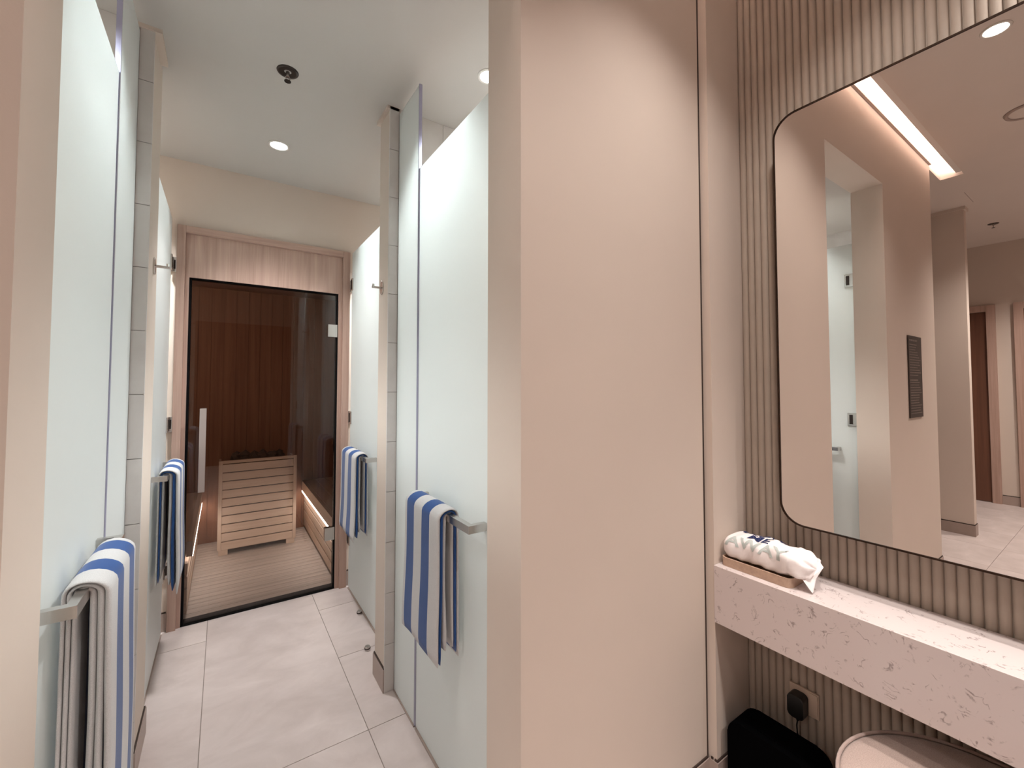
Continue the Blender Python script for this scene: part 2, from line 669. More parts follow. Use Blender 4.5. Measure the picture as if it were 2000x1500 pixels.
def shower_door(name, gx, s, y0, y1, ztop, hinge_y, bar, seal_y):
    d = sempty(name, (gx, (y0 + y1) / 2, 0))
    xa, xb = sorted((gx, gx + s * 0.010))
    bm = bmesh.new()
    box(bm, xa, xb, y0, y1, 0.012, ztop)
    obj('glass_pane', bm, 'frost', d, bevel=0.001, bseg=1)
    if seal_y is not None:
        xa, xb = sorted((gx - s * 0.002, gx + s * 0.012))
        bm = bmesh.new()
        box(bm, xa, xb, seal_y - 0.002, seal_y + 0.0085, 0.012, ztop - 0.002)
        obj('seal', bm, 'seal', d)
    for z in (0.34, 1.165, 2.09):
        hinge_plate(d, gx, s, hinge_y, z)
    if seal_y is None:
        for z in (0.34, 1.165, 2.09):
            xa, xb = sorted((gx - s * 0.028, gx + s * 0.012))
            bm = bmesh.new()
            box(bm, xa, xb, YS - 0.012, YS - 0.0005, z - 0.043, z + 0.043)
            h = obj('hinge_leaf', bm, 'chrome', d, bevel=0.0015)
            xa, xb = sorted((gx - s * 0.017, gx - s * 0.009))
            bm = bmesh.new()
            box(bm, xa, xb, YS - 0.0128, YS - 0.011, z - 0.026, z + 0.026)
            obj('hinge_recess', bm, 'darkmetal', h)
    towel_bar(d, gx, s, bar[0], bar[1], 0.965, bar[2])
    # stone threshold under the pane
    xa, xb = sorted((gx - s * 0.004, gx + s * 0.05))
    bm = bmesh.new()
    box(bm, xa, xb, y0, y1, -0.001, 0.006)
    obj('threshold', bm, 'base', d)
    return d


shower_door('door_2', XG1, 1, YW1 + 0.006, 1.688, 2.315, YW1 + 0.03, (1.135, 1.575, 0.618), 1.688)
shower_door('door_3', XL1, -1, YW1 + 0.006, 1.688, 2.335, YW1 + 0.03, (1.155, 1.602, -0.231), 1.688)
shower_door('door_4', XG2, 1, 2.118, 3.085, 2.315, 3.07, (2.46, 2.90, 0.680), None)
shower_door('door_5', XL2, -1, 2.278, 3.085, 2.345, 3.07, (2.51, 2.945, -0.212), None)


def side_panel(gx, s, y0, y1, label):
    xa, xb = sorted((gx, gx + s * 0.010))
    t = thing('glass_side_panel', label, 'glass panel', (gx, (y0 + y1) / 2, 0))
    bm = bmesh.new()
    box(bm, xa, xb, y0, y1, 0.006, 2.685)
    obj('glass_pane', bm, 'frost', t, bevel=0.001, bseg=1)
    xa, xb = sorted((gx - s * 0.0015, gx + s * 0.0115))
    bm = bmesh.new()
    box(bm, xa, xb, y0 - 0.003, y0 + 0.003, 0.006, 2.686)
    obj('edge_profile', bm, 'seal', t)
    xa, xb = sorted((gx + s * 0.001, gx + s * 0.012))
    bm = bmesh.new()
    box(bm, xa, xb, y1, y1 + 0.003, 0.006, 2.685)
    obj('wall_channel', bm, 'darkmetal', t)
    xa, xb = sorted((gx - s * 0.004, gx + s * 0.05))
    bm = bmesh.new()
    box(bm, xa, xb, y0, y1, -0.001, 0.006)
    obj('threshold', bm, 'base', t)


side_panel(XG1, 1, 1.700, 1.9515, 'tall frosted glass side panel right of the corridor, next to the hanging striped towel')
side_panel(XL1, -1, 1.700, 2.0065, 'tall frosted glass side panel left of the corridor, behind the nearest towel')


def robe_hook(x, s, y, z, label):
    t = thing('robe_hook', label, 'hook', (x, y, z))
    bm = bmesh.new()
    poly = [(y + 0.022 * math.cos(2 * PI * i / 24), z + 0.034 * math.sin(2 * PI * i / 24)) for i in range(24)]
    xa, xb = sorted((x, x - s * 0.006))
    prism(bm, poly, 'x', xa, xb)
    obj('rosette', bm, 'chrome', t, bevel=0.001, bseg=1)
    bm = bmesh.new()
    cyl(bm, (x - s * 0.004, y, z), (x - s * 0.05, y, z - 0.001), 0.0055, 14)
    obj('peg', bm, 'chrome', t, smooth=False)
    bm = bmesh.new()
    cyl(bm, (x - s * 0.044, y, z), (x - s * 0.044, y, z + 0.014), 0.0048, 12)
    obj('knob', bm, 'chrome', t)


robe_hook(XJR + 0.004, 1, 2.055, 1.865, 'nickel robe hook on the end of the right partition')
robe_hook(-0.239, -1, 2.175, 1.865, 'nickel robe hook on the end of the left partition')

# ------------------------------------------------------------------ sauna front: frame, panel, glass door
tr = sempty('trim_7', (0.245, YS, 0))
bm = bmesh.new(); box(bm, -0.24, -0.200, YS - 0.028, YS + 0.09, 0, 2.325); obj('frame_stile', bm, 'oak', tr, bevel=0.002)
bm = bmesh.new(); box(bm, 0.680, 0.726, YS - 0.028, YS + 0.09, 0, 2.325); obj('frame_stile', bm, 'oak', tr, bevel=0.002)
bm = bmesh.new(); box(bm, -0.1998, 0.6798, YS - 0.028, YS + 0.09, 2.283, 2.325); obj('frame_head', bm, 'oakx', tr, bevel=0.002)
bm = bmesh.new(); box(bm, -0.1998, 0.6798, YS - 0.004, YS + 0.07, 2.026, 2.2825); obj('header_panel', bm, 'oak', tr, bevel=0.001)
bm = bmesh.new(); box(bm, -0.1998, -0.180, YS - 0.008, YS + 0.09, 0, 2.0255); obj('inner_stile', bm, 'oak', tr, bevel=0.001)
bm = bmesh.new(); box(bm, 0.655, 0.6798, YS - 0.008, YS + 0.09, 0, 2.0255); obj('inner_stile', bm, 'oak', tr, bevel=0.001)
bm = bmesh.new(); box(bm, -0.180, 0.655, YS - 0.004, YS + 0.08, -0.001, 0.006); obj('sill', bm, 'seal_black', tr)

d1 = sempty('door_1', (0.237, YS + 0.012, 0))
bm = bmesh.new(); box(bm, -0.166, 0.642, YS + 0.008, YS + 0.016, 0.003, 2.0127); obj('glass_pane', bm, 'sglass', d1)
for (a, b, c, d) in ((-0.1797, -0.1685, 0.0, 2.0255), (0.6445, 0.6547, 0.0, 2.0255), (-0.1685, 0.6445, 2.0125, 2.0255)):
    bm = bmesh.new(); box(bm, a, b, YS + 0.002, YS + 0.05, c + 0.006, d); obj('seal', bm, 'seal_black', d1)
for z in (0.375, 1.765):
    bm = bmesh.new(); box(bm, 0.588, 0.640, YS - 0.006, YS + 0.030, z - 0.043, z + 0.043); h = obj('hinge', bm, 'chrome', d1, bevel=0.002)
    bm = bmesh.new(); box(bm, 0.6402, 0.650, YS - 0.004, YS + 0.026, z - 0.043, z + 0.043); obj('hinge_leaf', bm, 'chrome', h, bevel=0.001)
bm = bmesh.new(); box(bm, -0.112, -0.080, YS - 0.052, YS - 0.022, 0.765, 1.252); hd = obj('handle', bm, 'grip', d1, bevel=0.003)
for z in (0.85, 1.165):
    bm = bmesh.new(); cyl(bm, (-0.096, YS - 0.022, z), (-0.096, YS + 0.007, z), 0.007, 14); obj('handle_post', bm, 'chrome', hd)

# ------------------------------------------------------------------ sauna room
SX0, SX1, SY1, SZ = -0.85, 1.40, 4.62, 2.25
sb = swall('wall_sauna_back', (SX0, SX1, SY1 + 0.012, SY1 + 0.06, 0, SZ), mat='doorwood')
x = SX0
while x < SX1 - 0.01:
    bm = bmesh.new(); box(bm, x + 0.0012, min(x + 0.094, SX1) - 0.0012, SY1, SY1 + 0.012, 0, SZ); obj('plank', bm, 'swall', sb)
    x += 0.094
sl = swall('wall_sauna_left', (SX0 - 0.05, SX0 - 0.012, 3.2, SY1 + 0.06, 0, SZ), mat='doorwood')
sr = swall('wall_sauna_right', (SX1 + 0.012, SX1 + 0.05, 3.2, SY1 + 0.06, 0, SZ), mat='doorwood')
y = 3.2
while y < SY1 - 0.01:
    y1 = min(y + 0.094, SY1)
    bm = bmesh.new(); box(bm, SX0 - 0.012, SX0, y + 0.0012, y1 - 0.0012, 0, SZ); obj('plank', bm, 'swall', sl)
    bm = bmesh.new(); box(bm, SX1, SX1 + 0.012, y + 0.0012, y1 - 0.0012, 0, SZ); obj('plank', bm, 'swall', sr)
    y += 0.094
swall('ceiling_sauna', (SX0, SX1, 3.2, SY1, SZ, SZ + 0.04), mat='swall')
sf = swall('floor_sauna', (SX0, SX1, YS + 0.026, SY1, -0.06, -0.010), mat='gap')
y = YS + 0.082
while y < SY1 - 0.01:
    y1 = min(y + 0.062, SY1)
    bm = bmesh.new(); box(bm, SX0, SX1, y + 0.0015, y1 - 0.0015, -0.010, 0.002); obj('deck_board', bm, 'deck', sf)
    y += 0.062


def bench(xf, xb, label):
    """bench along the side wall; xf is its front face"""
    s = 1 if xb > xf else -1
    y0, y1 = 3.215, SY1 - 0.005
    t = thing('sauna_bench', label, 'bench', (xf, (y0 + y1) / 2, 0))

    def b(name, a, c, ya, yb, za, zb, m):
        bm = bmesh.new()
        p, q = sorted((a, c))
        box(bm, p, q, ya, yb, za, zb)
        return obj(name, bm, m, t)
    for k in range(4):
        b('front_slat', xf + s * 0.022, xf + s * 0.040, y0, y1, 0.03 + k * 0.077, 0.03 + k * 0.077 + 0.064, 'piney')
    b('nosing', xf, xf + s * 0.03, y0, y1, 0.365, 0.455, 'piney')
    ls = b('led_strip', xf - s * 0.0015, xf + s * 0.018, y0 + 0.05, y1 - 0.02, 0.349, 0.3645, 'led')
    k = 0
    a = 0.031
    while a + 0.084 < abs(xb - xf):
        b('seat_slat', xf + s * a, xf + s * (a + 0.082), y0, y1, 0.43, 0.455, 'piney')
        a += 0.092
    for yy in (y0 + 0.05, (y0 + y1) / 2, y1 - 0.1):
        b('support', xf + s * 0.045, xb - s * 0.02, yy, yy + 0.04, 0, 0.429, 'piney')
    lamp('bench_glow', 'AREA', (xf + s * 0.011 - s * 0.016, (y0 + y1) / 2, 0.345), 1.6, (1.0, 0.96, 0.92), t, target=(xf - s * 0.25, (y0 + y1) / 2, 0.0), sx=1.3, sy=0.012)
    return t


bench(0.652, SX1 - 0.005, 'slatted wooden sauna bench with lit edge, right of the heater')
bench(-0.135, SX0 + 0.005, 'slatted wooden sauna bench with lit edge, left of the heater')

# heater with slatted guard
ht = thing('sauna_heater', 'sauna heater inside a pale slatted wooden guard behind the glass door', 'heater', (0.27, 4.36, 0))
HX0, HX1, HY0, HY1 = -0.018, 0.553, 4.215, 4.56


def hb(name, d, m, **kw):
    bm = bmesh.new(); box(bm, *d)
    return obj(name, bm, m, ht, **kw)


hb('frame_post', (HX0, HX0 + 0.026, HY0 - 0.004, HY0 + 0.022, 0.045, 0.765), 'pinez', bevel=0.0015)
hb('frame_post', (HX1 - 0.026, HX1, HY0 - 0.004, HY0 + 0.022, 0.045, 0.765), 'pinez', bevel=0.0015)
hb('top_rail', (HX0 + 0.0265, HX1 - 0.0265, HY0 - 0.004, HY0 + 0.022, 0.742, 0.765), 'pine', bevel=0.0015)
for k in range(10):
    z0 = 0.045 + k * 0.0697
    hb('slat', (HX0 + 0.0265, HX1 - 0.0265, HY0, HY0 + 0.016, z0, z0 + 0.062), 'pine', bevel=0.001, bseg=1)
for x0 in (HX0, HX1 - 0.016):
    for k in range(10):
        z0 = 0.045 + k * 0.0697
        hb('side_slat', (x0, x0 + 0.016, HY0 + 0.0225, HY1, z0, z0 + 0.062), 'piney')
for x0 in (HX0 + 0.008, HX1 - 0.008 - 0.065):
    hb('foot', (x0, x0 + 0.065, HY0 + 0.002, HY0 + 0.03, 0.0025, 0.044), 'pine', bevel=0.001)
    hb('foot', (x0, x0 + 0.065, HY1 - 0.05, HY1, 0.0025, 0.044), 'pine', bevel=0.001)
hb('heater_body', (0.06, 0.475, 4.27, 4.54, 0.12, 0.72), 'black', bevel=0.006)
for k in range(26):
    bm = bmesh.new()
    bmesh.ops.create_icosphere(bm, subdivisions=1, radius=random.uniform(0.035, 0.05))
    for v in bm.verts:
        v.co *= random.uniform(0.8, 1.15)
    bmesh.ops.translate(bm, verts=list(bm.verts), vec=(0.10 + 0.068 * (k % 6) + random.uniform(-.01, .01), 4.31 + 0.058 * ((k // 6) % 4), 0.745 + (0.03 if k > 23 else random.uniform(0, .02))))
    obj('heater_stone', bm, 'stone', ht)

# ------------------------------------------------------------------ towels
def make_towel(label, bx_, s, yn, yf, zb, lf, lb, seed, slit=True):
    """thick folded striped towel over a bar along y. s=+1: front faces -x (right side of corridor).
    yn = near end, yf = far end."""
    rnd = random.Random(seed)
    bm = bmesh.new()
    W = yf - yn
    layers = [
        # centre offset front/back, half thickness front/back, lengths, near inset, far inset, blue bands
        (0.0150, 0.0135, 0.0066, 0.0038, lf - 0.040, lb - 0.030, 0.010, 0.030, [(0.45, 0.6)]),
        (0.0275, 0.0212, 0.0064, 0.0038, lf - 0.012, lb - 0.015, 0.004, 0.018, [(0.90, 1.0)] if slit else [(0.80, 0.955)]),
        (0.0395, 0.0288, 0.0060, 0.0036, lf, lb, 0.0, 0.0, [(0.09, 0.32), (0.56, 0.78)]),
    ]
    for li, (cf, cb, tf, tb, Lf, Lb, ni, fi, blues) in enumerate(layers):
        edges = [q for b in blues for q in b]
        e = 1.0 / W
        ends = [0.0, 0.002 * e, 0.006 * e, 0.012 * e, 1 - 0.012 * e, 1 - 0.006 * e, 1 - 0.002 * e, 1.0]
        cuts = sorted(set(ends + edges))
        for i in range(1, 14):
            c = i / 14
            if min(abs(c - q) for q in cuts) > 0.025:
                cuts.append(c)
        cuts.sort()
        nseg = 18
        prof = [('f', 1 - i / nseg) for i in range(nseg + 1)] + [('t', i / 10) for i in range(1, 10)] + [('b', i / nseg) for i in range(nseg + 1)]
        ph = rnd.uniform(0, 6)
        ph2 = rnd.uniform(0, 6)
        grid = []
        for c in cuts:
            lo, hi = [], []
            d_end = min(c, 1 - c) * W
            k_end = math.sqrt(max(0.03, 1 - (1 - min(1, d_end / 0.012)) ** 2))
            ybase = (yf - fi) - c * (W - fi - ni)
            for (k, u) in prof:
                hem = 1.0
                if k == 'f':
                    off = cf + (0.003 * li + 0.0015) * u + 0.0022 * u * math.sin(c * 8 + ph) + 0.0022 * math.sin(u * 7 + ph2) * u
                    z = zb - u * (Lf + 0.008 * math.sin(c * 3 + ph))
                    yy = ybase + 0.010 * u * u * (1 - 2 * c) + 0.005 * math.sin(u * 4 + ph) * u
                    th = tf
                    if u > 0.94:
                        hem = 0.35 + 0.65 * (1 - u) / 0.06
                    p_in, p_out = (off - th * k_end * hem, z), (off + th * k_end * hem, z)
                elif k == 't':
                    a = u * PI
                    m = (1 - math.cos(a)) / 2
                    th = tf * (1 - m) + tb * m
                    rr = cf * (1 - m) + cb * m
                    rz = (cf + cb) / 2
                    p_in = ((rr - th * k_end) * math.cos(a), zb + (rz - th * k_end) * math.sin(a) * 0.80)
                    p_out = ((rr + th * k_end) * math.cos(a), zb + (rz + th * k_end) * math.sin(a) * 0.80)
                    yy = ybase
                else:
                    off = -cb
                    z = zb - u * Lb
                    yy = ybase - 0.006 * u * u
                    if u > 0.94:
                        hem = 0.35 + 0.65 * (1 - u) / 0.06
                    p_in, p_out = (off + tb * k_end * hem, z), (off - tb * k_end * hem, z)
                lo.append(bm.verts.new((bx_ - s * p_in[0], yy, p_in[1])))
                hi.append(bm.verts.new((bx_ - s * p_out[0], yy, p_out[1])))
            grid.append((lo, hi))
        n_ = len(prof)
        for i in range(len(cuts) - 1):
            cm = (cuts[i] + cuts[i + 1]) / 2
            mi = 1 if any(a <= cm <= b for a, b in blues) else 0
            (l0, h0), (l1, h1) = grid[i], grid[i + 1]
            fs = []
            for j in range(n_ - 1):
                fs.append(bm.faces.new((h0[j], h1[j], h1[j + 1], h0[j + 1])))
                fs.append(bm.faces.new((l0[j + 1], l1[j + 1], l1[j], l0[j])))
            fs.append(bm.faces.new((l0[0], l1[0], h1[0], h0[0])))
            fs.append(bm.faces.new((h0[-1], h1[-1], l1[-1], l0[-1])))
            for f in fs:
                f.material_index = mi
                f.smooth = True
        for (l0, h0), rev, mi in ((grid[0], False, 0), (grid[-1], True, 1 if (1.0 in edges) else 0)):
            for j in range(n_ - 1):
                q = (l0[j], h0[j], h0[j + 1], l0[j + 1])
                f = bm.faces.new(q[::-1] if rev else q)
                f.material_index = mi
                f.smooth = True
    o = obj('towel', bm, ['terry', 'terry_blue'], None)
    return tag(o, label, 'towel', 'striped towels on the shower doors')


make_towel('blue and white striped towel on the nearest right-hand glass door', 0.618, 1, 1.265, 1.560, 0.965, 0.458, 0.445, 1)
make_towel('blue and white striped towel on the nearest left-hand glass door, cut by the frame', -0.231, -1, 1.222, 1.520, 0.965, 0.62, 0.60, 2, False)
make_towel('blue and white striped towel on the far right door beside the sauna', 0.680, 1, 2.545, 2.885, 0.965, 0.470, 0.45, 3)
make_towel('blue and white striped towel on the far left door beside the sauna', -0.212, -1, 2.560, 2.930, 0.965, 0.550, 0.50, 4)

# ------------------------------------------------------------------ mirror
mr = thing('wall_mirror', 'large mirror with rounded corners and thin bronze edge on the fluted wall', 'mirror', (XM, -0.1, 0.93))
MY0, MY1, MZ0, MZ1 = -0.95, 0.705, 0.930, 2.326
bm = bmesh.new()
prism(bm, rounded(MY0 + 0.004, MY1 - 0.004, MZ0 + 0.004, MZ1 - 0.004, 0.068, 10), 'x', XM, XM + 0.006)
obj('mirror_glass', bm, 'mirror', mr)
bm = bmesh.new()
o1 = rounded(MY0, MY1, MZ0, MZ1, 0.072, 10)
o2 = rounded(MY0 + 0.0045, MY1 - 0.0045, MZ0 + 0.0045, MZ1 - 0.0045, 0.0675, 10)
N = len(o1)
va = [bm.verts.new((XM - 0.003, a, b)) for a, b in o1]
vb = [bm.verts.new((XM - 0.003, a, b)) for a, b in o2]
vc = [bm.verts.new((XM + 0.030, a, b)) for a, b in o1]
vd = [bm.verts.new((XM + 0.030, a, b)) for a, b in o2]
for i in range(N):
    j = (i + 1) % N
    bm.faces.new((va[i], va[j], vb[j], vb[i]))
    bm.faces.new((vc[i], vd[i], vd[j], vc[j]))
    bm.faces.new((va[i], vc[i], vc[j], va[j]))
    bm.faces.new((vb[i], vb[j], vd[j], vd[i]))
obj('frame', bm, 'bronze', mr)
bm = bmesh.new()
prism(bm, rounded(MY0 + 0.03, MY1 - 0.03, MZ0 + 0.03, MZ1 - 0.03, 0.06, 6), 'x', XM + 0.0065, 1.6445)
obj('backing_board', bm, 'black', mr)

# ------------------------------------------------------------------ vanity counter
CX0, CZ0, CZ1 = 1.43, 0.574, 0.768
vc_ = thing('vanity_counter', 'white veined quartz vanity counter below the mirror', 'counter', (1.53, -0.2, CZ0))
bm = bmesh.new()
prism(bm, [(CX0, CZ0), (CX0 + 0.02, CZ0), (CX0 + 0.02, CZ1 - 0.02), (XF - 0.0105, CZ1 - 0.02), (XF - 0.0105, CZ1), (CX0, CZ1)], 'y', -2.0, 0.8545)
obj('quartz_slab', bm, 'quartz', vc_, bevel=0.0012, bseg=2)
bm = bmesh.new(); box(bm, CX0 + 0.0202, XF - 0.0105, -2.0, 0.8545, CZ0 + 0.004, CZ1 - 0.0204); obj('carcass', bm, 'flute', vc_)

# tray and drawstring bag
ty = thing('tray', 'low beige speckled tray with rounded corners on the vanity counter', 'tray', (1.515, 0.74, CZ1))
bm = bmesh.new()
prism(bm, rounded(1.458, 1.585, 0.622, 0.846, 0.020, 6), 'z', CZ1 + 0.0005, CZ1 + 0.008)
obj('tray_base', bm, 'tray', ty)
bm = bmesh.new()
oa = rounded(1.458, 1.585, 0.622, 0.846, 0.020, 6)
ob = rounded(1.463, 1.580, 0.627, 0.841, 0.015, 6)
N = len(oa)
rings = [[bm.verts.new((a, b, z)) for a, b in q] for q, z in ((oa, CZ1 + 0.008), (oa, CZ1 + 0.029), (ob, CZ1 + 0.029), (ob, CZ1 + 0.008))]
for q in range(4):
    a, b = rings[q], rings[(q + 1) % 4]
    for i in range(N):
        j = (i + 1) % N
        bm.faces.new((a[i], a[j], b[j], b[i]))
obj('tray_rim', bm, 'tray', ty)


def bag_point(t, phi, off=0.0):
    """t 0..1 from the far (left in view) end; phi 0 = front, pi/2 = top"""
    e = abs(2 * t - 1)
    tp = (max(0.0, 1 - e ** (18 if t < 0.5 else 8))) ** 0.5
    if t > 0.8:
        tp *= 1 - 0.55 * ((t - 0.8) / 0.2) ** 1.6
    a = 0.058 * (0.55 + 0.45 * tp) * min(1, tp * 3)
    b = 0.041 * (0.35 + 0.65 * tp) * min(1, tp * 3)
    wr = 0.0022 * math.sin(17 * t + 3 * phi) + 0.0016 * math.sin(41 * t - 5 * phi + 1) + 0.003 * math.sin(9 * t + 2 * phi) * t
    if t > 0.78:
        wr += 0.005 * math.sin(7 * phi + 20 * t) * (t - 0.78) / 0.22
    ca, sa = math.cos(phi), math.sin(phi)
    n = 0.62
    cx_ = math.copysign(abs(ca) ** n, ca)
    sx_ = math.copysign(abs(sa) ** n, sa)
    cxx = 1.524 + 0.004 * math.sin(6 * t)
    cz = CZ1 + 0.014 + 0.045 + 0.005 * math.sin(PI * t) + (0.004 if t > 0.75 else 0)
    zz = cz + (b + wr + off) * sx_
    lim = 0.0302
    return Vector((cxx - (a + wr + off) * cx_, 0.846 - 0.272 * t, max(zz, CZ1 + lim)))


bg = thing('drawstring_bag', 'white cloth drawstring bag with navy and grey lettering on the tray', 'bag', (1.52, 0.72, CZ1 + 0.008))
bm = bmesh.new()
NT, NP = 44, 40
rings = []
for i in range(NT + 1):
    t = 0.0008 + 0.9984 * i / NT
    rings.append([bm.verts.new(bag_point(t, 2 * PI * k / NP)) for k in range(NP)])
for i in range(NT):
    for k in range(NP):
        j = (k + 1) % NP
        f = bm.faces.new((rings[i][k], rings[i][j], rings[i + 1][j], rings[i + 1][k]))
        f.smooth = True
bm.faces.new(rings[0][::-1])
bm.faces.new(rings[-1])
obj('bag_body', bm, 'bag', bg)
# gathered end with a hanging corner
bm = bmesh.new()
tip = [(1.488, 0.612, 0.812), (1.470, 0.590, 0.800), (1.478, 0.572, 0.772), (1.500, 0.572, 0.806), (1.520, 0.560, 0.838), (1.535, 0.575, 0.845), (1.510, 0.600, 0.838)]
va = [bm.verts.new(p) for p in tip]
vb = [bm.verts.new((p[0] + 0.006, p[1] - 0.001, p[2] + 0.004)) for p in tip]
for i in range(len(tip)):
    j = (i + 1) % len(tip)
    bm.faces.new((va[i], va[j], vb[j], vb[i]))
ca = bm.verts.new((1.492, 0.585, 0.808)); cb = bm.verts.new((1.510, 0.585, 0.825))
for i in range(len(tip)):
    j = (i + 1) % len(tip)
    bm.faces.new((va[j], va[i], ca))
    bm.faces.new((vb[i], vb[j], cb))
obj('bag_corner', bm, 'bag', bg)


def bag_text(body, mat, t0, t1, p0, p1, name):
    cu = bpy.data.curves.new('txt', 'FONT')
    cu.body = body
    cu.resolution_u = 3
    cu.offset = 0.026
    to = bpy.data.objects.new('txt', cu)
    C.objects.link(to)
    bpy.context.view_layer.update()
    dg = bpy.context.evaluated_depsgraph_get()
    me = bpy.data.meshes.new_from_object(to.evaluated_get(dg))
    bpy.data.objects.remove(to, do_unlink=True)
    bm = bmesh.new()
    bm.from_mesh(me)
    bpy.data.meshes.remove(me)
    bmesh.ops.subdivide_edges(bm, edges=[e for e in bm.edges if e.calc_length() > 0.12], cuts=3, use_grid_fill=True)
    bmesh.ops.triangulate(bm, faces=list(bm.faces))
    xs = [v.co.x for v in bm.verts]
    ys_ = [v.co.y for v in bm.verts]
    xa, xb, ya, yb = min(xs), max(xs), min(ys_), max(ys_)
    for v in bm.verts:
        u_ = (v.co.x - xa) / (xb - xa)
        w_ = (v.co.y - ya) / (yb - ya)
        v.co = bag_point(t0 + (t1 - t0) * u_, p0 + (p1 - p0) * w_, 0.0012)
    obj(name, bm, mat, bg)


D = math.radians
bag_text('AWAY', 'grey_print', 0.04, 0.77, D(6), D(66), 'grey_lettering')
bag_text('ME', 'navy', 0.26, 0.52, D(72), D(98), 'navy_lettering')
bag_text('BLOW', 'navy', 0.12, 0.64, D(102), D(128), 'navy_lettering')

# ------------------------------------------------------------------ socket and plug
sk = thing('wall_socket', 'beige switched wall socket on the fluted wall under the counter', 'socket', (1.643, 0.666, 0.297))
bm = bmesh.new(); box(bm, 1.637, 1.6455, 0.623, 0.710, 0.297, 0.377); obj('face_plate', bm, 'white_pl', sk, bevel=0.0015)
bm = bmesh.new(); box(bm, 1.6335, 1.6368, 0.626, 0.650, 0.310, 0.374); obj('rocker_switch', bm, 'white_pl', sk, bevel=0.001)
pg = thing('power_plug', 'black power plug with thin cord in the socket under the counter', 'plug', (1.615, 0.676, 0.28))
bm = bmesh.new()
prism(bm, rounded(0.653, 0.701, 0.290, 0.362, 0.012, 5), 'x', 1.597, 1.6366)
obj('plug_body', bm, 'black', pg, bevel=0.004)
bm = bmesh.new(); cyl(bm, (1.612, 0.676, 0.293), (1.612, 0.676, 0.278), 0.006, 12, 0.004); obj('strain_relief', bm, 'black', pg)
bm = bmesh.new()
tube(bm, [(1.612, 0.676, 0.281), (1.612, 0.679, 0.26), (1.613, 0.678, 0.235), (1.614, 0.670, 0.21), (1.616, 0.660, 0.18), (1.618, 0.652, 0.14), (1.620, 0.648, 0.08), (1.620, 0.640, 0.02), (1.616, 0.600, 0.006)], 0.0022)
obj('cord', bm, 'black', pg)

# ------------------------------------------------------------------ bin and stool
bn = thing('waste_bin', 'black bin with rounded corners on the floor under the counter', 'bin', (1.52, 0.69, 0))
bm = bmesh.new()
prism(bm, rounded(0.560, 0.828, 0.0005, 0.263, 0.045, 8), 'x', 1.452, 1.570)
obj('bin_body', bm, 'blackmatte', bn, bevel=0.008)
bm = bmesh.new()
prism(bm, rounded(0.600, 0.790, 0.24, 0.266, 0.012, 4), 'x', 1.475, 1.552)
obj('lid', bm, 'blackmatte', bn, bevel=0.003)

SXC, SYC, SR = 1.362, 0.205, 0.262
st = thing('stool', 'round upholstered stool in pale beige fabric half under the counter', 'stool', (SXC, SYC, 0))
bm = bmesh.new()
lathe(bm, [(0.0, 0.457), (SR * 0.5, 0.4595), (SR * 0.8, 0.460), (SR * 0.93, 0.457), (SR * 0.99, 0.450), (SR, 0.44), (SR, 0.40), (SR * 0.995, 0.375), (SR * 0.97, 0.365)], SXC, SYC, 64)
obj('seat', bm, 'stool', st, smooth=True)
bm = bmesh.new()
tube(bm, [(SXC + (SR * 0.985) * math.cos(2 * PI * i / 72), SYC + (SR * 0.985) * math.sin(2 * PI * i / 72), 0.456) for i in range(73)], 0.0042, 8)
obj('piping', bm, 'piping', st, smooth=True)
bm = bmesh.new()
lathe(bm, [(SR * 0.965, 0.366), (SR * 0.97, 0.34), (SR * 0.95, 0.10), (SR * 0.93, 0.03), (SR * 0.90, 0.02)], SXC, SYC, 64)
obj('skirt', bm, 'stool', st, smooth=True)
bm = bmesh.new()
lathe(bm, [(0, 0.0), (SR * 0.86, 0.0), (SR * 0.86, 0.022), (0, 0.022)], SXC, SYC, 48)
obj('plinth', bm, 'black', st)

# ------------------------------------------------------------------ door stops on the corridor floor
def door_stop(x, y, label):
    t = thing('door_stop', label, 'door stop', (x, y, 0))
    bm = bmesh.new(); lathe(bm, [(0, 0.0005), (0.014, 0.0005), (0.014, 0.018), (0.012, 0.021), (0, 0.021)], x, y, 24)
    obj('stop_body', bm, 'chrome', t, smooth=False)
    bm = bmesh.new(); lathe(bm, [(0.0142, 0.007), (0.0158, 0.008), (0.0158, 0.013), (0.0142, 0.014)], x, y, 24)
    obj('rubber_ring', bm, 'darkmetal', t)


door_stop(0.655, 2.318, 'small metal door stop standing on the floor tile by the right partition')
door_stop(0.712, 2.70, 'small metal door stop at the foot of the far right glass door')

# ------------------------------------------------------------------ wall sign (seen in the mirror)
sg = thing('wall_sign', 'dark notice board with small pale print on the wall, seen in the mirror', 'sign', (-0.80, YW0, 1.17))
bm = bmesh.new(); box(bm, -0.948, -0.650, YW0 - 0.008, YW0 - 0.0003, 1.170, 1.730); obj('board', bm, 'sign', sg, bevel=0.001)
bm = bmesh.new()
rs = random.Random(3)
z = 1.705
k = 0
while z > 1.20:
    L = rs.uniform(0.12, 0.25)
    hgt = 0.011 if k in (0, 14) else 0.006
    x = -0.668
    while x > -0.668 - L:
        wd = rs.uniform(0.012, 0.03)
        box(bm, x - wd, x, YW0 - 0.0088, YW0 - 0.0081, z - hgt, z)
        x -= wd + 0.006
    z -= 0.0175 if k not in (0, 13) else 0.032
    k += 1
obj('print', bm, 'signink', sg)['kind'] = 'stuff'

